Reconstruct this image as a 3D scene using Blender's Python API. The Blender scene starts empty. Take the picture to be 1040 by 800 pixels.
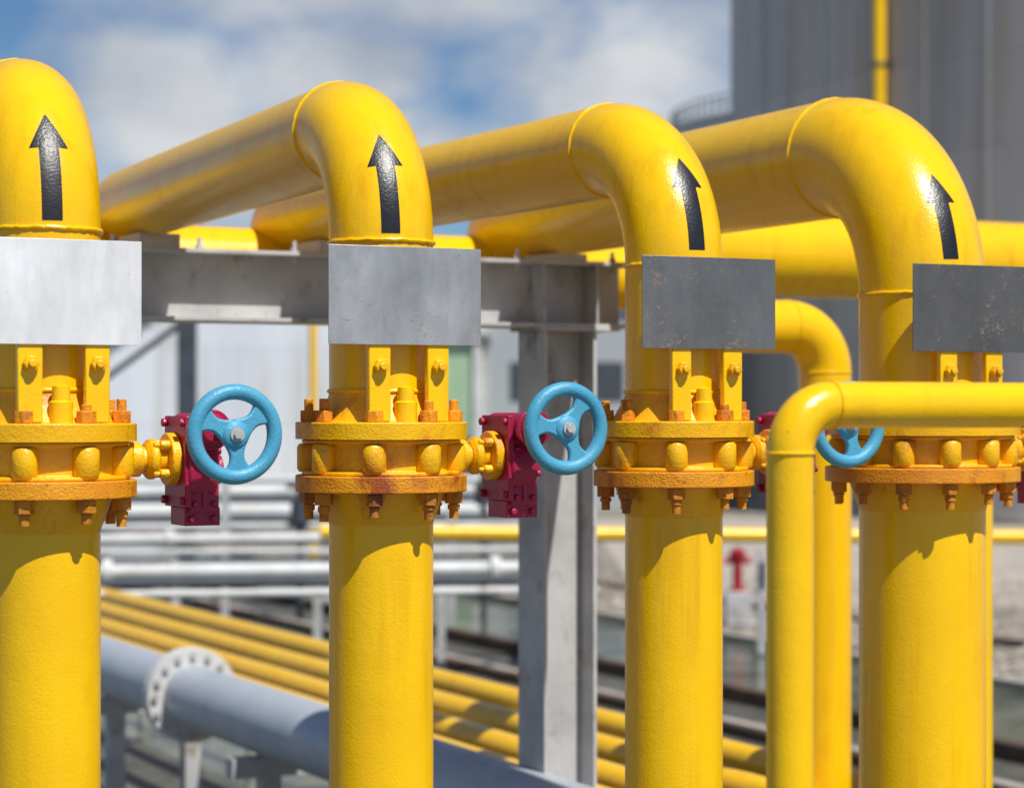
import bpy, math, random, bmesh
from mathutils import Vector, Matrix
random.seed(4)
scene=bpy.context.scene
TH=math.radians(27); CH=3.0
U=Vector((-math.sin(TH),math.cos(TH),0)); V=Vector((math.cos(TH),math.sin(TH),0)); Z=Vector((0,0,1))
def P(u,v,z): return U*u+V*v+Z*(CH+z)     # z relative to camera height

# ------------------------------------------------------------ materials
def newmat(name):
    m=bpy.data.materials.new(name); m.use_nodes=True
    nt=m.node_tree; b=nt.nodes['Principled BSDF']
    return m,nt,b
def N(nt,t,**kw):
    n=nt.nodes.new(t)
    for k,v in kw.items():
        if k in n.inputs.keys(): n.inputs[k].default_value=v
        else: setattr(n,k,v)
    return n
def noise(nt,scale,detail=4,rough=.55,stretch=None,coord='Object'):
    tc=nt.nodes.new('ShaderNodeTexCoord'); mp=nt.nodes.new('ShaderNodeMapping')
    if stretch: mp.inputs['Scale'].default_value=stretch
    nt.links.new(tc.outputs[coord],mp.inputs['Vector'])
    n=N(nt,'ShaderNodeTexNoise',Scale=scale,Detail=detail,Roughness=rough)
    nt.links.new(mp.outputs[0],n.inputs['Vector']); return n
def ramp(nt,src,a,b,ca=(0,0,0,1),cb=(1,1,1,1)):
    r=nt.nodes.new('ShaderNodeValToRGB'); r.color_ramp.elements[0].position=a; r.color_ramp.elements[1].position=b
    r.color_ramp.elements[0].color=ca; r.color_ramp.elements[1].color=cb
    nt.links.new(src,r.inputs[0]); return r.outputs[0]
def mix(nt,fac,c1,c2,mode='MIX'):
    m=nt.nodes.new('ShaderNodeMix'); m.data_type='RGBA'; m.blend_type=mode
    for s,v in ((m.inputs[0],fac),(m.inputs[6],c1),(m.inputs[7],c2)):
        if isinstance(v,bpy.types.NodeSocket): nt.links.new(v,s)
        elif isinstance(v,(int,float)): s.default_value=v
        else: s.default_value=(*v,1)
    return m.outputs[2]
def bump(nt,b,src,strength,dist,prev=None):
    n=nt.nodes.new('ShaderNodeBump'); n.inputs['Strength'].default_value=strength; n.inputs['Distance'].default_value=dist
    nt.links.new(src,n.inputs['Height'])
    if prev: nt.links.new(prev,n.inputs['Normal'])
    nt.links.new(n.outputs[0],b.inputs['Normal']); return n.outputs[0]

def paint(name,c1,c2,rough=.3,rust=0.0,rustcol=(.33,.09,.015),chip=(.2,.06,.02),bs=.25,chipt=.70,streak=None):
    m,nt,b=newmat(name)
    n1=noise(nt,3.0,5); col=mix(nt,ramp(nt,n1.outputs[0],.35,.7),c1,c2)
    if streak:
        ns=noise(nt,18,4,.6,stretch=(1,1,.06)); nm=noise(nt,2.3,2)
        ff=mix(nt,1.0,ramp(nt,ns.outputs[0],.50,.72,(0,0,0,1),(.6,.6,.6,1)),ramp(nt,nm.outputs[0],.42,.6),'MULTIPLY')
        col=mix(nt,ff,col,streak)
    if rust>0:
        n2=noise(nt,16,6,.7,stretch=(1,1,.55)); n4=noise(nt,4,2)
        a=mix(nt,.5,n2.outputs[0],n4.outputs[0])
        col=mix(nt,ramp(nt,a,.60-.16*rust,.72-.16*rust),col,rustcol)
    n3=noise(nt,75,4,.75)
    col=mix(nt,ramp(nt,n3.outputs[0],chipt,chipt+.04),col,chip)
    nt.links.new(col,b.inputs['Base Color'])
    rr=ramp(nt,n1.outputs[0],.3,.7,(rough*.8,)*3+(1,),(rough*1.35,)*3+(1,)); nt.links.new(rr,b.inputs['Roughness'])
    nb=noise(nt,130,2,.6); p=bump(nt,b,nb.outputs[0],bs,.004)
    nb2=noise(nt,14,3,.5); bump(nt,b,nb2.outputs[0],bs*.5,.01,p)
    return m
yellow=paint('yellow_paint',(.95,.570,.0005),(.90,.510,.0005),.22,0,bs=.28,chip=(.50,.19,.006),chipt=.685,streak=(.70,.33,.002))
yellow_r=paint('yellow_paint_weathered',(.92,.51,.001),(.83,.41,.002),.34,.32,rustcol=(.55,.17,.010),bs=.6,chip=(.38,.11,.01),chipt=.65)
rusty=paint('rust_stained_paint',(.82,.35,.003),(.68,.21,.006),.5,.60,rustcol=(.36,.075,.010),bs=.9,chip=(.16,.04,.012),chipt=.64)
boltm=paint('bolt_rust',(.70,.28,.006),(.42,.12,.012),.55,.66,rustcol=(.19,.052,.018),bs=.9,chip=(.10,.03,.01),chipt=.62)
blue=paint('blue_paint',(.055,.31,.49),(.085,.37,.54),.38,.0,chip=(.35,.42,.44),bs=.5,chipt=.68)
maroon=paint('maroon_paint',(.42,.010,.075),(.31,.008,.05),.34,.0,chip=(.15,.03,.03),bs=.5)
steel_g=paint('painted_steel_grey',(.56,.56,.56),(.38,.38,.385),.5,.30,rustcol=(.27,.22,.17),chip=(.17,.10,.05),bs=.6,chipt=.65)
greypipe=paint('grey_pipe_paint',(.44,.47,.52),(.37,.41,.46),.38,.05,rustcol=(.25,.25,.25),bs=.2)
whitep=paint('white_pipe_paint',(.70,.70,.69),(.52,.52,.51),.45,.25,rustcol=(.38,.33,.27),bs=.2)
darkst=paint('dark_steel',(.06,.075,.10),(.04,.05,.06),.5,.1,bs=.2)
redp=paint('red_paint',(.42,.012,.02),(.33,.01,.02),.4,0,bs=.2)
blackm=paint('black_arrow_paint',(.010,.010,.014),(.016,.016,.018),.30,0,chip=(.20,.13,.01),bs=.28,chipt=.70)
greenp=paint('green_cladding',(.35,.50,.33),(.30,.45,.28),.6,0,bs=.1)

def plate_mat(name,base,rustamt,rough,metal,dark=.78):
    m,nt,b=newmat(name)
    nS=noise(nt,5,6,.65,stretch=(1,1,.6)); col=mix(nt,ramp(nt,nS.outputs[0],.32,.7),base,tuple(c*dark for c in base))
    nf=noise(nt,95,7,.85); nl=noise(nt,6,3,.5); nk=noise(nt,38,5,.7,stretch=(1,1,2.2))
    a=mix(nt,.30,nf.outputs[0],nl.outputs[0]); a=mix(nt,.28,a,nk.outputs[0])
    t=.602-rustamt*.055
    f=ramp(nt,a,t,t+.03)
    col=mix(nt,f,col,(.30,.20,.12)); nt.links.new(col,b.inputs['Base Color'])
    nt.links.new(ramp(nt,a,t,t+.03,(metal,)*3+(1,),(0.05,)*3+(1,)),b.inputs['Metallic'])
    nr=noise(nt,30,6,.7,stretch=(1,1,.2)); nt.links.new(ramp(nt,nr.outputs[0],.3,.7,(rough*.8,)*3+(1,),(rough*1.25,)*3+(1,)),b.inputs['Roughness'])
    nb=noise(nt,200,4,.7); bump(nt,b,nb.outputs[0],.25,.002)
    return m
plates=[plate_mat('plate_metal_painted_reflection',(.95,.95,.95),.30,.50,.40),  # first plate: its bright white reflection is painted into the base colour
        plate_mat('plate_metal_mid',(.60,.60,.61),.75,.40,.70,.60),
        plate_mat('plate_metal_dark',(.27,.27,.27),.95,.36,.70,.68),
        plate_mat('plate_metal_dark_rusty',(.21,.205,.20),1.0,.38,.70,.66)]

def ground_mat():
    m,nt,b=newmat('gravel_ground')
    tc=nt.nodes.new('ShaderNodeTexCoord')
    vo=N(nt,'ShaderNodeTexVoronoi',Scale=9.0); nt.links.new(tc.outputs['Object'],vo.inputs['Vector'])
    bw=nt.nodes.new('ShaderNodeRGBToBW'); nt.links.new(vo.outputs['Color'],bw.inputs[0])
    st=ramp(nt,bw.outputs[0],.15,.85,(.10,.085,.07,1),(.48,.43,.37,1))
    big=noise(nt,.25,5,.6); col=mix(nt,ramp(nt,big.outputs[0],.4,.65),st,(.22,.20,.16))
    nt.links.new(col,b.inputs['Base Color']); b.inputs['Roughness'].default_value=.9
    bump(nt,b,vo.outputs['Distance'],.8,.08); return m
gravel=ground_mat()
def conc_mat(name,c1,c2,rough=.85):
    m,nt,b=newmat(name)
    n=noise(nt,1.2,7,.7); n2=noise(nt,14,4,.6)
    col=mix(nt,ramp(nt,n.outputs[0],.35,.65),c1,c2); col=mix(nt,.25,col,n2.outputs[0],'OVERLAY')
    nt.links.new(col,b.inputs['Base Color']); b.inputs['Roughness'].default_value=rough
    bump(nt,b,n2.outputs[0],.3,.01); return m
concrete=conc_mat('concrete',(.48,.42,.36),(.32,.29,.25))
wetconc=conc_mat('wet_concrete',(.15,.145,.12),(.05,.05,.042),.5)
darkkerb=conc_mat('dark_kerb_top',(.030,.026,.022),(.14,.07,.04),.7)
def water_mat():
    m,nt,b=newmat('shallow_water')
    n=noise(nt,.8,5,.6); nt.links.new(mix(nt,ramp(nt,n.outputs[0],.4,.62),(.045,.065,.04),(.17,.17,.12)),b.inputs['Base Color'])
    b.inputs['Roughness'].default_value=.12; n2=noise(nt,6,3); bump(nt,b,n2.outputs[0],.25,.03); return m
water=water_mat()
def tank_mat(name,c1,c2,c3,rough=.6):
    m,nt,b=newmat(name)
    tc=nt.nodes.new('ShaderNodeTexCoord')
    def uvn(sc,stre,det=5):
        mp=nt.nodes.new('ShaderNodeMapping'); mp.inputs['Scale'].default_value=stre; nt.links.new(tc.outputs['UV'],mp.inputs[0])
        n=N(nt,'ShaderNodeTexNoise',Scale=sc,Detail=det,Roughness=.6); nt.links.new(mp.outputs[0],n.inputs['Vector']); return n.outputs[0]
    s=uvn(1.0,(.9,.05,1)); col=mix(nt,ramp(nt,s,.35,.7),c1,c2)
    s2=uvn(1.0,(1.6,.10,1),7); col=mix(nt,ramp(nt,s2,.50,.72),col,c3)
    br=nt.nodes.new('ShaderNodeTexBrick'); nt.links.new(tc.outputs['UV'],br.inputs['Vector'])
    br.inputs['Scale'].default_value=1; br.inputs['Brick Width'].default_value=6; br.inputs['Row Height'].default_value=2.4; br.inputs['Mortar Size'].default_value=.03
    br.inputs['Color1'].default_value=(1,1,1,1); br.inputs['Color2'].default_value=(.90,.90,.90,1); br.inputs['Mortar'].default_value=(.80,.80,.80,1)
    col=mix(nt,1.0,col,br.outputs[0],'MULTIPLY')
    nt.links.new(col,b.inputs['Base Color']); b.inputs['Roughness'].default_value=rough; return m
tank_grey=tank_mat('tank_grey_steel',(.50,.48,.465),(.35,.335,.325),(.43,.34,.26))
tank_white=tank_mat('tank_white_paint',(.72,.76,.82),(.58,.62,.69),(.5,.48,.44))
tank_far=tank_mat('tank_far_paint',(.5,.53,.58),(.42,.45,.50),(.4,.38,.36))

# ------------------------------------------------------------ mesh helpers
def frame(d):
    d=d.normalized(); a=Z if abs(d.z)<.9 else Vector((1,0,0))
    x=d.cross(a).normalized(); y=d.cross(x).normalized(); return x,y
class MB:
    def __init__(s): s.v=[]; s.f=[]
    def cyl(s,p0,p1,r0,r1=None,seg=32,cap=True,phase=0):
        if r1 is None: r1=r0
        x,y=frame(p1-p0); b=len(s.v)
        for p,r in ((p0,r0),(p1,r1)):
            for i in range(seg):
                a=2*math.pi*i/seg+phase; s.v.append(p+x*(r*math.cos(a))+y*(r*math.sin(a)))
        for i in range(seg):
            j=(i+1)%seg; s.f.append((b+i,b+j,b+seg+j,b+seg+i))
        if cap: s.f.append(tuple(b+i for i in range(seg))[::-1]); s.f.append(tuple(b+seg+i for i in range(seg)))
    def lathe(s,p0,axis,prof,seg=64,caps=True):
        x,y=frame(axis); ax=axis.normalized(); b=len(s.v)
        for h,r in prof:
            for i in range(seg):
                a=2*math.pi*i/seg; s.v.append(p0+ax*h+x*(r*math.cos(a))+y*(r*math.sin(a)))
        for k in range(len(prof)-1):
            for i in range(seg):
                j=(i+1)%seg; o=b+k*seg; s.f.append((o+i,o+j,o+seg+j,o+seg+i))
        if caps:
            s.f.append(tuple(b+i for i in range(seg))[::-1]); o=b+(len(prof)-1)*seg; s.f.append(tuple(o+i for i in range(seg)))
    def tube(s,path,r,seg=48,closed=False,cap=True):
        n=len(path); b=len(s.v); t0=(path[1]-path[0]).normalized(); x,_=frame(t0); prev=t0
        for k in range(n):
            if closed: t=(path[(k+1)%n]-path[k-1]).normalized()
            elif k==0: t=t0
            elif k==n-1: t=(path[k]-path[k-1]).normalized()
            else: t=((path[k]-path[k-1]).normalized()+(path[k+1]-path[k]).normalized()).normalized()
            q=prev.rotation_difference(t); x=q@x; x=(x-t*x.dot(t)).normalized(); y=t.cross(x); prev=t
            for i in range(seg):
                a=2*math.pi*i/seg; s.v.append(path[k]+x*(r*math.cos(a))+y*(r*math.sin(a)))
        m=n if closed else n-1
        for k in range(m):
            o=b+k*seg; o2=b+((k+1)%n)*seg
            for i in range(seg):
                j=(i+1)%seg; s.f.append((o+i,o+j,o2+j,o2+i))
        if cap and not closed:
            s.f.append(tuple(b+i for i in range(seg))[::-1]); o=b+(n-1)*seg; s.f.append(tuple(o+i for i in range(seg)))
    def ring(s,c,axis,R,r,n=64,seg=10,wob=0):
        x,y=frame(axis); ax=axis.normalized()
        s.tube([c+x*((R+random.uniform(-wob,wob))*math.cos(2*math.pi*i/n))+y*((R+random.uniform(-wob,wob))*math.sin(2*math.pi*i/n))+ax*random.uniform(-wob,wob) for i in range(n)],r,seg,closed=True)
    def box(s,c,ax,ay,az,hx,hy,hz):
        b=len(s.v)
        for i in (-1,1):
            for j in (-1,1):
                for k in (-1,1): s.v.append(c+ax*(i*hx)+ay*(j*hy)+az*(k*hz))
        for f in ((0,1,3,2),(4,6,7,5),(0,4,5,1),(2,3,7,6),(0,2,6,4),(1,5,7,3)): s.f.append(tuple(b+i for i in f))
    def ubox(s,u0,u1,v0,v1,z0,z1):
        s.box(P((u0+u1)/2,(v0+v1)/2,(z0+z1)/2),U,V,Z,(u1-u0)/2,(v1-v0)/2,(z1-z0)/2)
    def obj(s,name,mat,parent=None,bevel=0,ang=35,smooth=True):
        me=bpy.data.meshes.new(name); me.from_pydata([tuple(p) for p in s.v],[],s.f); me.update()
        bm=bmesh.new(); bm.from_mesh(me); bmesh.ops.recalc_face_normals(bm,faces=bm.faces); bm.to_mesh(me); bm.free()
        if smooth:
            me.polygons.foreach_set('use_smooth',[True]*len(me.polygons)); me.set_sharp_from_angle(angle=math.radians(ang))
        me.materials.append(mat); o=bpy.data.objects.new(name,me); scene.collection.objects.link(o)
        if bevel:
            bv=o.modifiers.new('bevel','BEVEL'); bv.width=bevel; bv.segments=2; bv.limit_method='ANGLE'; bv.angle_limit=math.radians(40)
            bv.harden_normals=False
        if parent:
            o.parent=parent; o.matrix_parent_inverse=Matrix.Translation(-parent.location)
        return o
def empty(name,loc=(0,0,0)):
    e=bpy.data.objects.new(name,None); e.location=loc; e.empty_display_size=.2; scene.collection.objects.link(e); return e
def fillet(pts,rad,n=20):
    out=[pts[0]]
    for k in range(1,len(pts)-1):
        a=(pts[k-1]-pts[k]).normalized(); b=(pts[k+1]-pts[k]).normalized(); R=rad[k-1]
        ang=a.angle(b); t=R/math.tan(ang/2); p0=pts[k]+a*t; c=pts[k]+(a+b).normalized()*(R/math.sin(ang/2))
        r0=p0-c; axis=r0.cross(-a).normalized(); sweep=math.pi-ang
        for i in range(n+1): out.append(c+Matrix.Rotation(sweep*i/n,3,axis)@r0)
    out.append(pts[-1]); return out

# ------------------------------------------------------------ main gas lines
U0=6.46
LINES=[dict(v=1.770,ve=2.0,D=.324,zc=.892,R=.387,rf=.266,psi=-3,L0=.020,tot=.335,pz=-.012,pc=-.020,pw=.243),
       dict(v=2.835,ve=3.08,D=.324,zc=.892,R=.387,rf=.266,psi=-9,L0=.020,tot=.335,pz=0,pc=-.014,pw=.252),
       dict(v=3.895,ve=3.86,D=.324,zc=.888,R=.425,rf=.266,psi=-3,L0=.045,tot=.335,pz=0,pc=.004,pw=.253),
       dict(v=4.915,ve=5.05,D=.442,zc=.925,R=.535,rf=.34,psi=-7,L0=.115,tot=.325,pz=0,pc=0,pw=.253)]
ZH=.68; UH=9.95
for idx,L in enumerate(LINES):
    v=L['v']; r=L['D']/2; zc=L['zc']; R=L['R']; rf=L['rf']; u0=U0
    e=empty('yellow_gas_pipeline',P(u0,v,-3))
    E=P(UH,L['ve'],zc); B0=P(u0,v,zc); W=(E-B0).normalized(); WV=Z.cross(W).normalized()*-1
    mb=MB(); mb.cyl(P(u0,v,-3),P(u0,v,-.27),r,seg=96); mb.obj('lower_riser',yellow,e)
    mb=MB()
    path=fillet([P(u0,v,-.05),B0,E,E+Z*(ZH-.02-zc)],[R,r+.012],28)
    mb.tube(path,r,96); mb.obj('gooseneck',yellow,e)
    mb=MB(); mb.ring(P(u0,v,zc-R),Z,r+.0005,.0075,90,8,.0014); mb.ring(B0+W*R,W,r-.001,.0075,90,8,.0014); mb.ring(P(u0,v,.045),Z,r+.0005,.0065,90,8,.001)
    mb.obj('weld_beads',yellow,e)
    mb=MB()
    mb.lathe(P(u0,v,-.102),Z,[(0,rf),(.052,rf),(.053,r+.045),(.075,r+.032),(.125,r+.004),(.14,r)],96,False)
    mb.lathe(P(u0,v,-.102),Z,[(0,.02),(0,rf)],96,False)
    mb.obj('upper_flange',yellow_r,e,bevel=.004,ang=50)
    mb=MB()
    mb.lathe(P(u0,v,-.265),Z,[(-.0005,r+.03),(0,rf),(.052,rf),(.052,.02)],96,False)
    mb.obj('lower_flange',rusty,e,bevel=.004,ang=50)
    mb=MB(); mb.lathe(P(u0,v,-.265),Z,[(-.10,r),(-.085,r+.004),(-.025,r+.026),(-.001,r+.034)],96,False); mb.obj('weld_neck',yellow_r,e,ang=50)
    ms=MB(); mn=MB(); mu=MB(); ml=MB(); rb=rf-.040
    nb=8 if idx<3 else 12
    for k in range(nb):
        az=2*math.pi*(k)/nb+math.radians(-2 if idx<3 else 8)
        d=Vector((math.sin(az),-math.cos(az),0)); c=P(u0,v,0)+d*rb
        ex=random.uniform(-.006,.014)
        ms.cyl(c+Z*(-.340-ex),c+Z*(-.265),.0145,seg=14)
        mu.cyl(c+Z*(-.10),c+Z*(.010+ex),.0145,seg=14)
        ph=random.random()*2
        mn.cyl(c+Z*(-.302),c+Z*(-.267),.029,seg=6,phase=ph)
        mn.cyl(c+Z*(-.312-ex),c+Z*(-.3055),.019,seg=16)
        mu.cyl(c+Z*(-.0495),c+Z*(-.014),.029,seg=6,phase=ph+.4)
        ml.lathe(c+Z*(-.205),Z,[(0,.02),(0,.030),(.010,.037),(.078,.037),(.088,.030),(.088,.02)],20)
    ms.obj('studs',boltm,e); mn.obj('lower_nuts',boltm,e,bevel=.003); mu.obj('upper_nuts',rusty,e,bevel=.003)
    mb=MB(); mbb=MB(); du=-.20 if idx<3 else -.265
    for dv in (-.097,.097):
        mb.ubox(u0+du-.012,u0+du+.012,v+dv-.036,v+dv+.036,-.048,.30)
        mb.ubox(u0+du+.0125,u0+du+.05,v+dv-.010,v+dv+.010,-.048,.08)
        mbb.cyl(P(u0+du-.034,v+dv,.118),P(u0+du-.012,v+dv,.118),.024,seg=6)
        mbb.cyl(P(u0+du-.045,v+dv,.118),P(u0+du-.034,v+dv,.118),.012,seg=12)
        mb.ubox(u0+du+.0125,u0-r*.7,v+dv-.02,v+dv+.02,.20,.225)
    mb.obj('plate_brackets',yellow,e,bevel=.004)
    mbb.obj('bracket_bolts',yellow_r,e,bevel=.003)
    mb=MB(); mb.lathe(P(u0-r-.035,v-.005,-.05),Z,[(0,.034),(.06,.034),(.065,.027),(.105,.025),(.115,.0)],24); mb.obj('vent_nipple',yellow,e)
    # painted arrow wrapped on the bend
    mb=MB(); Ro=R+r; L0=L['L0']; tot=L['tot']; head=.115
    def surf(s,t,lift=.0012):
        a=s/Ro; ps=math.radians(L['psi'])+t/r
        C=P(u0,v,zc-R)+W*R; rad=-W*math.cos(a)+Z*math.sin(a)
        return C+rad*R+(rad*math.cos(ps)+WV*math.sin(ps))*(r+lift)
    def strip(s0,s1,w0,w1,n,lift):
        for side in range(10):
            for k in range(n):
                sa=s0+(s1-s0)*k/n; sb=s0+(s1-s0)*(k+1)/n
                wa=w0+(w1-w0)*k/n; wb=w0+(w1-w0)*(k+1)/n
                ta=side/10*2-1; tb=(side+1)/10*2-1
                b=len(mb.v); mb.v+= [surf(sa,wa*ta,lift),surf(sa,wa*tb,lift),surf(sb,wb*tb,lift),surf(sb,wb*ta,lift)]; mb.f.append((b,b+1,b+2,b+3))
    strip(L0,L0+(tot-head)+.012,.029,.029,20,.0012); strip(L0+(tot-head),L0+tot,.056,.0008,14,.0016)
    mb.obj('flow_arrow',blackm,e)
    mp=MB(); up=u0+du-.017
    pc=v+L['pc']; pw=L['pw']
    mp.ubox(up-.002,up+.002,pc-pw,pc+pw,.184+L['pz'],.480+L['pz'])
    mp.obj('blank_sign_plate',plates[idx],e,bevel=.0008)
    # ---- valve
    ve=empty('gear_operated_butterfly_valve',P(u0,v,-.155))
    mb=MB(); mb.lathe(P(u0,v,-.213),Z,[(.001,.05),(.001,rf-.02),(.012,rf-.02),(.014,rf-.055),(.096,rf-.055),(.098,rf-.02),(.109,rf-.02),(.109,.05)],96,False)
    mb.obj('valve_body',yellow_r,ve,bevel=.003); ml.obj('body_lugs',yellow_r,ve,bevel=.002,ang=50)
    k0=rf-.08; x=rf-.266
    mb=MB(); mb.cyl(P(u0,v+k0,-.158),P(u0,v+.385+x,-.158),.038); mb.cyl(P(u0,v+k0,-.158),P(u0,v+k0+.10,-.158),.052)
    mb.cyl(P(u0,v+.365+x,-.158),P(u0,v+.395+x,-.158),.078)
    mb.lathe(P(u0,v+.30+x,-.158),V,[(0,.045),(.012,.060),(.03,.060),(.04,.045)],32)
    for a in (45,135,225,315):
        c=P(u0+.060*math.cos(math.radians(a)),v+.335+x,-.158+.060*math.sin(math.radians(a))); mb.cyl(c,c+V*.03,.016,seg=6); mb.cyl(c-V*.02,c,.009,seg=10)
    mb.obj('bonnet_neck',yellow_r,ve,bevel=.004)
    g=v+.46+x
    mb=MB()
    mb.lathe(P(u0,g-.062,-.19),V,[(0,.085),(.012,.108),(.095,.108),(.108,.085)],40)
    mb.ubox(u0-.082,u0+.082,g-.045,g+.045,-.315,-.05)
    mb.ubox(u0-.066,u0+.066,g-.056,g+.054,-.355,-.30)
    mb.ubox(u0-.096,u0+.096,g-.0648,g-.045,-.30,-.03)
    mb.cyl(P(u0-.15,g,-.07),P(u0+.12,g,-.07),.048,seg=32)
    mb.cyl(P(u0-.15,g,-.07),P(u0-.135,g,-.07),.060,seg=32)
    mb.lathe(P(u0-.172,g,-.07),U,[(0,.036),(.022,.050)],32)
    mb.cyl(P(u0,g+.046,-.19),P(u0,g+.075,-.19),.045,seg=24)
    mb.ubox(u0-.0885,u0-.0822,g-.008,g+.008,-.30,-.12)
    for a in range(6):
        aa=a*math.pi/3+.3; c=P(u0+.082*math.cos(aa),g+.042,-.19+.082*math.sin(aa)); mb.cyl(c,c+V*.016,.012,seg=6)
    for (a,bz) in ((-.08,-.05),(.08,-.05),(-.08,-.28),(.08,-.28)):
        c=P(u0+a,g-.065,bz); mb.cyl(c-V*.014,c,.014,seg=6)
    for sgn in (-1,1):
        for zz in (-.29,-.14): 
            c=P(u0-.082,g+.030*sgn,zz); mb.cyl(c-U*.014,c,.011,seg=6)
        c=P(u0-.066,g+.034*sgn,-.335); mb.cyl(c-U*.014,c,.012,seg=6)
    mb.obj('worm_gearbox',maroon,ve,bevel=.006)
    # handwheel
    zw=[-.082,-.070,-.062,-.066][idx]; gv=g+[.014,.030,.028,.025][idx]
    wc=P(u0-.30,gv,zw); wr=.122
    mb=MB(); mb.cyl(P(u0-.17,g+.012,-.068),wc,.014,seg=16); mb.obj('wheel_shaft',steel_g,ve)
    mb=MB()
    n=96; rimp=[wc+V*(wr*math.cos(2*math.pi*i/n))+Z*(wr*math.sin(2*math.pi*i/n)) for i in range(n)]
    mb.tube(rimp,.0225,16,closed=True)
    mb.lathe(wc+U*.022,-U,[(0,.02),(0,.036),(.012,.042),(.032,.042),(.042,.032),(.044,.012)],32)
    rot=[.10,.42,.25,.3][idx]
    for k in range(3):
        a0=rot+math.radians(30)+k*2*math.pi/3; er=V*math.cos(a0)+Z*math.sin(a0); et=-V*math.sin(a0)+Z*math.cos(a0)
        m=14; b=len(mb.v)
        for q in range(m+1):
            rr=.022+(wr-.018)*q/m; w=.021+.042*(max(0,(rr-.062))/.060)**2.0+.018*(max(0,.07-rr)/.05)**2; 
            for sgn in (-1,1):
                for tt in (-1,1): mb.v.append(wc+er*rr+et*(w*sgn)+U*(.0110*tt))
        for q in range(m):
            o=b+q*4; p=o+4
            mb.f+=[(o,o+1,p+1,p),(o+2,p+2,p+3,o+3),(o,p,p+2,o+2),(o+1,o+3,p+3,p+1)]
    mb.obj('handwheel',blue,ve,bevel=.006,ang=40)
    mb=MB(); mb.cyl(wc-U*.024,wc-U*.036,.013,seg=6); mb.cyl(wc-U*.020,wc-U*.027,.021,seg=20); mb.obj('wheel_nut',steel_g,ve)

# ------------------------------------------------------------ headers and smaller yellow pipes
def pipe(name,pts,rad,r,mat,welds=True,seg=64):
    e=empty(name,pts[0]); mb=MB(); path=fillet(pts,rad,20) if rad else pts; mb.tube(path,r,seg); mb.obj('pipe_run',mat,e)
    if welds and rad:
        mb=MB()
        for k in range(len(rad)):
            for j in (1+k*21,1+k*21+20):
                d=(path[min(j+1,len(path)-1)]-path[j-1]); mb.ring(path[j],d,r+.0003,.0045,60,8,.0007)
        mb.obj('weld_beads',mat,e)
    return e
pipe('yellow_header_pipe',[P(UH,1.2,.655),P(UH,6.2,.655)],None,.172,yellow)
he=pipe('yellow_header_pipe',[P(10.45,5.95,.832),P(10.45,17,.832)],None,.235,yellow)
mb=MB()
for vv in (8.1,12.5,15.5):
    mb.ubox(10.45-.12,10.45+.12,vv-.08,vv+.08,-3,.60)
mb.obj('support_posts',steel_g,he)
A=Vector((.662,5.39,0)); 
pipe('yellow_branch_pipe',[A,A+Z*(CH+.002),A+Z*(CH+.002)+V*3.0,A+V*3.0],[.115,.115],.0565,yellow)
B=Vector((1.52,11.0,0))
pipe('yellow_branch_pipe',[B,B+Z*(CH+.38),B-V*.95+Z*(CH+.38),B-V*.95+Z*(CH+.9)],[.22,.2],.128,yellow)
B=Vector((2.12,10.6,0))
pipe('yellow_branch_pipe',[B,B+Z*(CH+.40),B+V*2+Z*(CH+.40)],[.25],.128,yellow)

# ------------------------------------------------------------ steel frame
e=empty('steel_support_frame',P(9.4,3,-3))
mb=MB(); ub=9.42; bt=.675
mb.ubox(ub-.15,ub+.15,.9,5.40,bt-.018,bt); mb.ubox(ub-.15,ub+.15,.9,5.38,bt-.31,bt-.292)
mb.ubox(ub-.006,ub+.006,.9,5.37,bt-.2918,bt-.0182)
for vv in (4.9,5.18): mb.ubox(ub-.14,ub-.0062,vv-.005,vv+.005,bt-.2918,bt-.0182)
mb.obj('cross_beam',steel_g,e,bevel=.002)
mb=MB(); ct_=bt-.326
for vc in (1.15,5.04):
    mb.ubox(ub-.132,ub+.132,vc-.14,vc-.122,-3,ct_); mb.ubox(ub-.132,ub+.132,vc+.122,vc+.14,-3,ct_)
    mb.ubox(ub-.006,ub+.006,vc-.1218,vc+.1218,-3,ct_); mb.ubox(ub-.16,ub+.16,vc-.17,vc+.25,ct_+.0005,bt-.3105)
mb.obj('columns',steel_g,e,bevel=.002)
mb=MB()
for L in LINES:
    bz=L['zc']-L['D']/2; f=(ub-U0)/(UH-U0); vv=L['v']+(L['ve']-L['v'])*f
    mb.ubox(ub-.145,ub+.145,vv-.09,vv+.09,bt+.0005,max(bz+.004,bt+.004))
    for s_ in (-1,1):
        mb.cyl(P(ub-.1,vv+s_*(L['D']/2+.03),bt-.05),P(ub-.1,vv+s_*(L['D']/2+.03),bt+.05),.010,seg=10)
        mb.cyl(P(ub-.1,vv+s_*(L['D']/2+.03),bt+.001),P(ub-.1,vv+s_*(L['D']/2+.03),bt+.018),.019,seg=6)
mb.obj('pipe_shoes',steel_g,e)

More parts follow.
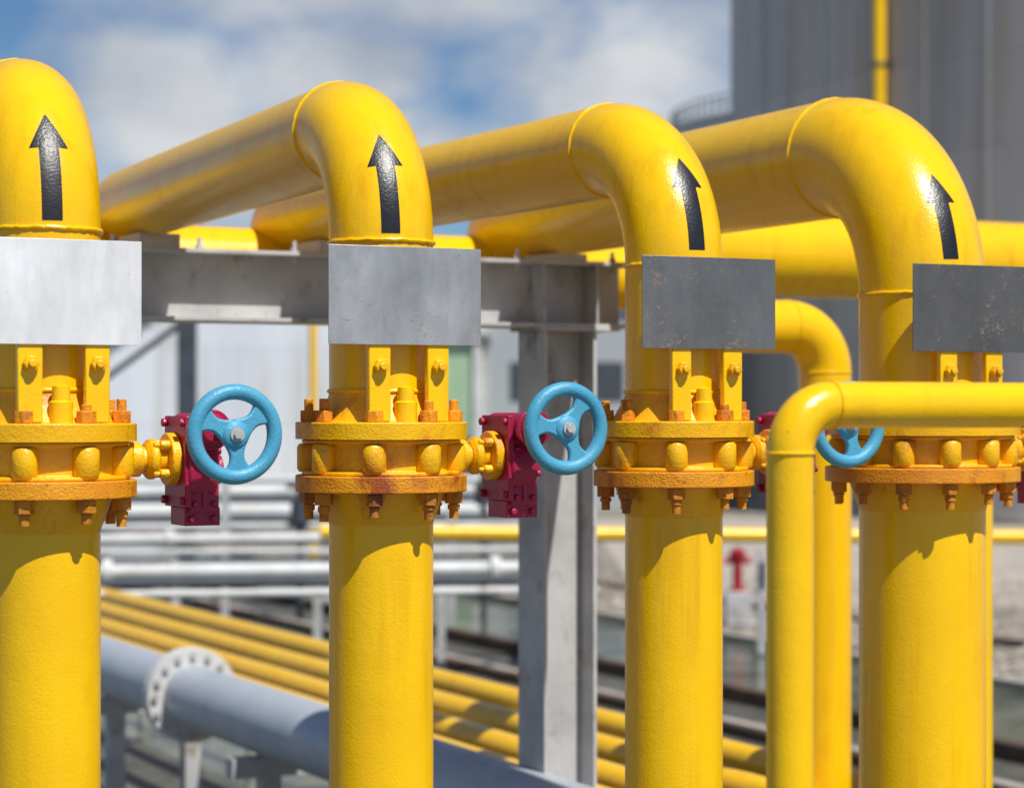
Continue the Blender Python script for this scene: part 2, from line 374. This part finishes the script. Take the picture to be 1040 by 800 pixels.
# ------------------------------------------------------------ low pipe rack in the background
def vk(k,z): return .891*abs(z)/k
for i,k in enumerate((.255,.276,.298,.320)):
    vv=vk(k,-1.9); pipe('yellow_process_pipe',[P(-2,vv,-1.9),P(48,vv,-1.9)],None,.086,yellow,seg=32)
vg=vk(.347,-1.9)
ge=pipe('grey_flanged_pipe',[P(-1,vg,-1.9),P(45,vg,-1.9)],None,.20,greypipe,seg=48)
Yf=1.9*2300/(.347*(193+652)); Xf=(193-520)/2300*Yf; uf=Vector((Xf,Yf,0)).dot(U)
mb=MB(); mbn=MB()
for uu in (uf,uf-7.5,uf+8):
    mb.lathe(P(uu-.06,vg,-1.9),U,[(0,.20),(0,.31),(.05,.31),(.052,.28),(.062,.28),(.064,.31),(.114,.31),(.114,.2)],48,False)
    for k in range(16):
        a=2*math.pi*k/16; c=P(uu,vg+.265*math.cos(a),-1.9+.265*math.sin(a)); mbn.cyl(c-U*.085,c+U*.085,.022,seg=6)
mb.obj('flange_pair',whitep,ge,bevel=.004,ang=50); mbn.obj('flange_bolts',steel_g,ge)
re=empty('pipe_rack_supports',P(10,6,-3)); mb=MB()
uu=3.5
while uu<46:
    mb.ubox(uu-.06,uu+.06,5.25,7.3,-2.10,-1.99)
    mb.ubox(uu-.06,uu+.06,vg-.25,vg+.25,-2.22,-2.10)
    for vv in (vg,5.45,7.1): mb.ubox(uu-.06,uu+.06,vv-.06,vv+.06,-3,-2.22 if vv==vg else -2.1005)
    uu+=3.1
mb.obj('rack_frames',steel_g,re)
for vv,zz,r_ in ((3.7,-2.55,.11),(3.2,-2.6,.09)):
    pipe('grey_drain_pipe',[P(-1,vv,zz),P(30,vv,zz)],None,r_,greypipe,seg=24)

# white pipes running across behind
def Yz(y,d): return -(y-412)/2300*d
X1=Vector((1,0,0)); Y1=Vector((0,1,0))
we=empty('white_pipe_rack',(0,28,0)); mb=MB(); mw=MB(); mg=MB()
rows=[(487,36,.06),(499,34,.09),(519,33,.12),(534,31,.045),(547,28.5,.07),(560,27,.035),(580,24.5,.085),(603,22.5,.04)]
for y,d,r_ in rows:
    z=Yz(y,d); c=Vector((-3.5,d,CH+z)); dirv=(V*.35+X1).normalized()
    mb.tube([c-dirv*9,c+dirv*4.4],r_,20)
    if r_>=.07:
        for s_ in (-3.1,-.9,1.8,3.4):
            q=c+dirv*(s_+random.uniform(-.4,.4)); mb.cyl(q-dirv*.05,q+dirv*.05,r_*1.7,seg=20)
for y,d,r_ in ((508,35,.05),(527,31.5,.05),(571,26,.05),(592,23.5,.05)):
    z=Yz(y,d); c=Vector((-3.5,d,CH+z)); dirv=(V*.35+X1).normalized(); mg.tube([c-dirv*9,c+dirv*4.4],r_,16)
for xx in (-7.5,-5.6,-3.8,-2.2,-.8,.4):
    mw.box(Vector((xx,30,1.0)),X1,Y1,Z,.05,.05,1.0)
    mw.box(Vector((xx,25.6,.62)),X1,Y1,Z,.045,.045,.62)
    mw.box(Vector((xx,27.8,.9)),X1,Y1,Z,.04,2.2,.04)
for xx,yy,hh in ((-4.6,32.2,2.0),(-2.9,31,1.9),(-.4,32,2.1),(-6.2,31,2.0)):
    mg.cyl(Vector((xx,yy,0)),Vector((xx,yy,hh)),.05,seg=12); mg.ring(Vector((xx,yy,hh)),Z,.17,.03,24,8); mg.cyl(Vector((xx,yy,hh-.5)),Vector((xx,yy,hh-.2)),.13,seg=16)
mb.obj('white_pipes',whitep,we); mw.obj('rack_posts',steel_g,we); mg.obj('dark_lines_and_valves',darkst,we)
ye=pipe('yellow_process_pipe',[Vector((-2.2,26,CH+Yz(540,26))),Vector((16,29,CH+Yz(551,29)))],None,.085,yellow,seg=20)
mb=MB()
for xx in (0.5,3,5.6,8.2,11): mb.box(Vector((xx,26.35+(xx+2.2)*.165,.65)),X1,Y1,Z,.05,.05,.62)
mb.obj('pipe_props',steel_g,ye)

# red hydrant on concrete plinth
d=31.0; X=(749-520)/2300*d
h=empty('red_fire_hydrant',(X,d,0)); mb=MB(); base=Vector((X,d,0))
zt=CH+Yz(557,d); zm=CH+Yz(600,d)
mb.lathe(base+Z*zm,Z,[(0,.12),(.03,.12),(.04,.065),(zt-zm-.12,.065),(zt-zm-.10,.11),(zt-zm-.03,.11),(zt-zm,.05)],20)
mb.cyl(base+Z*(zt-.16)-Vector((.18,0,0)),base+Z*(zt-.16)+Vector((.18,0,0)),.05,seg=16); mb.cyl(base+Z*(zt-.02),base+Z*(zt+.03),.035,seg=6)
mb.obj('hydrant_body',redp,h)
mb=MB(); mb.box(base+Z*(zm/2),X1,Y1,Z,.18,.18,zm/2); mb.obj('plinth',steel_g,h,bevel=.02)

# ------------------------------------------------------------ ground sheets
mb=MB(); S=1500; mb.v=[Vector((-S,-S,0)),Vector((S,-S,0)),Vector((S,S,0)),Vector((-S,S,0))]; mb.f=[(0,1,2,3)]; mb.obj('ground',gravel,smooth=False)
def sheet(name,u0,u1,v0,v1,z,mat):
    mb=MB(); mb.v=[P(u0,v0,-3+z),P(u1,v0,-3+z),P(u1,v1,-3+z),P(u0,v1,-3+z)]; mb.f=[(0,1,2,3)]; return mb.obj(name,mat,smooth=False)
sheet('concrete_pavement',-12,70,-6,12.4,.004,wetconc)
sheet('drainage_water',-12,70,12.55,15.6,.005,water)
sheet('puddle_water',-12,70,6.2,9.2,.008,water)
kb=MB()
for v0,hh in ((11.1,.10),(12.4,.15),(18.4,.07)): kb.ubox(-12,70,v0,v0+.15,-3,-3+hh)
kb.obj('drainage_kerb',darkkerb)
kb=MB()
for v0 in (11.26,15.6): kb.ubox(-12,70,v0,v0+.16,-3,-3+.09)
kb.obj('concrete_kerb',concrete)
mb=MB(); mb.v=[Vector((2,34,.006)),Vector((40,31,.006)),Vector((60,60,.006)),Vector((2,60,.006))]; mb.f=[(0,1,2,3)]; mb.obj('tank_apron_pavement',concrete,smooth=False)
mb=MB()
for i in range(3600):
    vv=random.uniform(15.9,26); u_=random.uniform(4,34); c=P(u_,vv,-3+.01); s_=random.uniform(.03,.09)
    if random.random()<.04: s_*=1.8
    b=len(mb.v)
    for k in range(5):
        a=k*1.257+random.random()*.5; mb.v.append(c+Vector((math.cos(a)*s_*random.uniform(.7,1.2),math.sin(a)*s_*random.uniform(.7,1.2),0)))
    mb.v.append(c+Z*s_*random.uniform(.5,.9)+Vector((random.uniform(-.3,.3)*s_,random.uniform(-.3,.3)*s_,0)))
    for k in range(5): mb.f.append((b+k,b+(k+1)%5,b+5))
stone=conc_mat('stone',(.50,.44,.36),(.20,.165,.13),.9)
mb.obj('gravel_stones',stone,smooth=False)

# ------------------------------------------------------------ tanks
def tank(name,c,R,H,mat,roof=1.2,rail=True,seg=128):
    e=empty(name,c)
    vs=[];fs=[]
    for i in range(seg):
        a=2*math.pi*i/seg
        for z in (0,H): vs.append((c.x+R*math.cos(a),c.y+R*math.sin(a),z))
    me=bpy.data.meshes.new('shell')
    for i in range(seg):
        j=(i+1)%seg; fs.append((2*i,2*j,2*j+1,2*i+1))
    me.from_pydata(vs,[],fs); me.update(); ul=me.uv_layers.new(name='UVMap')
    for i in range(seg):
        a0=i*2*math.pi*R/seg; a1=(i+1)*2*math.pi*R/seg
        for q,(x,y) in enumerate(((a0,0),(a1,0),(a1,H),(a0,H))): ul.data[i*4+q].uv=(x,y)
    me.polygons.foreach_set('use_smooth',[True]*len(fs)); me.materials.append(mat)
    o=bpy.data.objects.new('shell',me); scene.collection.objects.link(o); o.parent=e; o.matrix_parent_inverse=Matrix.Translation(-e.location)
    mb=MB(); mb.lathe(Vector((c.x,c.y,H)),Z,[(0,R+.02),(roof*.5,R*.5),(roof,.2)],seg); mb.obj('roof',mat,e)
    mb=MB(); mb.lathe(Vector((c.x,c.y,0)),Z,[(0,R+.35),(.25,R+.35),(.25,R+.0)],seg,False); mb.obj('ring_foundation',concrete,e)
    mb=MB(); mb.ring(Vector((c.x,c.y,H-.1)),Z,R+.1,.12,seg,8); mb.obj('wind_girders',mat,e)
    if rail:
        mb=MB()
        for hz in (.55,1.1): mb.ring(Vector((c.x,c.y,H+hz)),Z,R-.1,.06,seg,6)
        for i in range(seg):
            a=2*math.pi*i/seg; p=Vector((c.x+(R-.1)*math.cos(a),c.y+(R-.1)*math.sin(a),H)); mb.cyl(p,p+Z*1.1,.05,seg=6)
        mb.obj('roof_railing',darkst,e)
    return e
cb=math.radians(20.8); Rt=20; Dt=76
ct=Vector((Dt*math.sin(cb),Dt*math.cos(cb),0))
te=tank('grey_storage_tank',ct,Rt,24,tank_grey)
br=math.atan((893-520)/2300)
dirx=Vector((math.sin(br),math.cos(br),0)); bq=dirx.dot(ct); dd=bq-math.sqrt(bq*bq-(ct.length**2-Rt*Rt)); sp=dirx*(dd-.35)
mb=MB(); mb.tube([sp+Z*24.6,sp+Z*.3],.17,20); mb.obj('deluge_pipe',yellow,te)
mb=MB()
for z in (12.1,5.5,19): mb.box(sp+Z*z+dirx*.2+Vector((.25,0,0)),X1,Y1,Z,.32,.25,.10); mb.ring(sp+Z*z,Z,.19,.05,24,8)
mb.obj('pipe_clips',darkst,te)
mb=MB()
for k in range(60):
    a=2*math.pi*k/60; p=ct+Vector((math.cos(a),math.sin(a),0))*(Rt+.005); mb.cyl(p,p+Z*24,.025,seg=6)
mb.obj('vertical_seams',tank_grey,te)
tw=tank('white_storage_tank',Vector((-13.5,84,0)),14.5,7.9,tank_white,roof=.5,rail=False)
mb=MB()
cw=Vector((-13.5,84,0))
for i in range(40):
    a=math.radians(-118+i*1.1); z=.3+i*.2; p=cw+Vector((math.cos(a),math.sin(a),0))*(15.1)
    mb.box(p+Z*z,Vector((-math.sin(a),math.cos(a),0)),Vector((math.cos(a),math.sin(a),0)),Z,.28,.5,.1)
    q=p+Vector((math.cos(a),math.sin(a),0))*.5; mb.cyl(q+Z*z,q+Z*(z+1.0),.04,seg=6)
mb.obj('spiral_stair',darkst,tw)
tank('pale_storage_tank',Vector((28.5,150,0)),18,21.2,tank_far)
tank('pale_storage_tank',Vector((-52,150,0)),16,9,tank_white,rail=False)
def bld(name,x0,x1,y,dep,h,mat,mat2):
    e=empty(name,((x0+x1)/2,y,0)); mb=MB(); c=Vector(((x0+x1)/2,y+dep/2,h/2))
    mb.box(c,X1,Y1,Z,(x1-x0)/2,dep/2,h/2); mb.obj('walls',mat,e)
    mb=MB(); mb.box(Vector((c.x,c.y,h+.12)),X1,Y1,Z,(x1-x0)/2+.3,dep/2+.3,.12); mb.obj('roof',mat2,e)
    mb=MB(); n=max(2,int((x1-x0)/2.2))
    for i in range(n):
        xc=x0+(i+.5)*(x1-x0)/n
        for hz in ([1.6] if h<5 else [1.6,h*.62]): mb.box(Vector((xc,y-.01,hz)),X1,Y1,Z,.45,.03,.55)
    mb.obj('windows',darkst,e)
    mb=MB()
    for i in range(n+1): 
        xc=x0+i*(x1-x0)/n; mb.box(Vector((xc,y-.05,h/2)),X1,Y1,Z,.12,.06,h/2-.05)
    mb.obj('pilasters',mat2,e)
    return e
bld('grey_process_building',-.8,4.0,66,10,6.0,tank_far,steel_g)
bld('green_clad_shed',-2.9,-.9,60,8,4.9,greenp,whitep)
bld('long_warehouse',-60,60,190,20,5.5,concrete,steel_g)
e=empty('dark_steel_portal',(-5,36,0)); mb=MB()
xx=(190-520)/2300*36; mb.box(Vector((xx,36,2.3)),X1,Y1,Z,.14,.14,2.3); mb.box(Vector((xx-2.2,36,4.55)),X1,Y1,Z,2.6,.1,.1)
mb.box(Vector((xx-4.3,36,2.3)),X1,Y1,Z,.14,.14,2.3)
mb.cyl(Vector((xx-.1,36,4.3)),Vector((xx-1.9,36,3.0)),.05,seg=8)
mb.obj('portal_frame',darkst,e)
pipe('yellow_vent_pipe',[Vector(((318-520)/2300*40,40,0)),Vector(((318-520)/2300*40,40,4.9))],None,.07,yellow,seg=12)

# ------------------------------------------------------------ sky, sun
el=math.radians(56); az=math.radians(38)
w=bpy.data.worlds.new('World'); scene.world=w; w.use_nodes=True; nt=w.node_tree
bg=nt.nodes['Background']; sky=nt.nodes.new('ShaderNodeTexSky'); sky.sky_type='NISHITA'; sky.sun_disc=False
sky.sun_elevation=el; sky.sun_rotation=math.pi-az; sky.air_density=1.0; sky.dust_density=.2; sky.ozone_density=4.5; sky.altitude=1500
tc=nt.nodes.new('ShaderNodeTexCoord'); mp=nt.nodes.new('ShaderNodeMapping'); mp.inputs['Scale'].default_value=(1,1,1.5)
nt.links.new(tc.outputs['Generated'],mp.inputs[0])
n1=N(nt,'ShaderNodeTexNoise',Scale=12,Detail=9,Roughness=.6,Distortion=.3); nt.links.new(mp.outputs[0],n1.inputs['Vector'])
nbig=N(nt,'ShaderNodeTexNoise',Scale=3.0,Detail=3); nt.links.new(mp.outputs[0],nbig.inputs['Vector'])
field=ramp(nt,nbig.outputs[0],.48,.68,(0,0,0,1),(.30,.30,.30,1))
def M(op,a,b=None,c=None):
    n=nt.nodes.new('ShaderNodeMath'); n.operation=op
    for i,v in enumerate((a,b,c)):
        if v is None: continue
        if isinstance(v,(int,float)): n.inputs[i].default_value=v
        else: nt.links.new(v,n.inputs[i])
    return n.outputs[0]
clouds=[((165,115),(90,90)),((300,0),(190,30)),((335,70),(95,62)),((470,0),(150,40)),((620,75),(140,115)),((420,150),(150,45)),((180,210),(140,50))]
f=M('MULTIPLY',field,1.0)
for (px,py),(rx,rz) in clouds:
    c=Vector(((px-520)/2300,1,(412-py)/2300)).normalized()
    sub=nt.nodes.new('ShaderNodeVectorMath'); sub.operation='SUBTRACT'; nt.links.new(tc.outputs['Generated'],sub.inputs[0]); sub.inputs[1].default_value=c
    mu=nt.nodes.new('ShaderNodeVectorMath'); mu.operation='MULTIPLY'; nt.links.new(sub.outputs[0],mu.inputs[0]); mu.inputs[1].default_value=(2300/rx,2300/rx*.5,2300/rz)
    ln=nt.nodes.new('ShaderNodeVectorMath'); ln.operation='LENGTH'; nt.links.new(mu.outputs[0],ln.inputs[0])
    k=M('MAXIMUM',M('MULTIPLY',M('SUBTRACT',1.4,ln.outputs['Value']),.75),0.0)
    f=M('MAXIMUM',f,M('MINIMUM',k,1.0))
val=M('ADD',f,M('MULTIPLY',M('SUBTRACT',n1.outputs[0],.5),2.1))
mask=ramp(nt,val,.02,.80)
n2=N(nt,'ShaderNodeTexNoise',Scale=9,Detail=8,Roughness=.5); nt.links.new(mp.outputs[0],n2.inputs['Vector'])
cc=ramp(nt,n2.outputs[0],.36,.66,(5.3,6.0,7.2,1),(9.6,9.9,10.3,1))
skyc=mix(nt,1.0,sky.outputs[0],(.84,1.0,1.12),'MULTIPLY')
col=mix(nt,mask,skyc,cc)
nt.links.new(col,bg.inputs[0]); bg.inputs[1].default_value=.070
sd=bpy.data.lights.new('sun','SUN'); sd.energy=5.0; sd.angle=math.radians(.5); sd.color=(1,.965,.90)
so=bpy.data.objects.new('sun',sd); scene.collection.objects.link(so); so.location=(20,-20,40)
to=Vector((math.sin(az)*math.cos(el),-math.cos(az)*math.cos(el),math.sin(el))); so.rotation_euler=to.to_track_quat('Z','Y').to_euler()

# ------------------------------------------------------------ camera
cd=bpy.data.cameras.new('camera'); co=bpy.data.objects.new('camera',cd); scene.collection.objects.link(co); scene.camera=co
co.location=(0,0,CH); co.rotation_euler=(math.radians(90),0,0)
cd.sensor_width=36; cd.lens=2300/1040*36; cd.shift_y=12/1040; cd.clip_start=.1; cd.clip_end=4000
cd.dof.use_dof=True; cd.dof.focus_distance=6.9; cd.dof.aperture_fstop=2.0; cd.dof.aperture_blades=8
scene.view_settings.view_transform='Standard'; scene.view_settings.look='None'; scene.view_settings.exposure=0
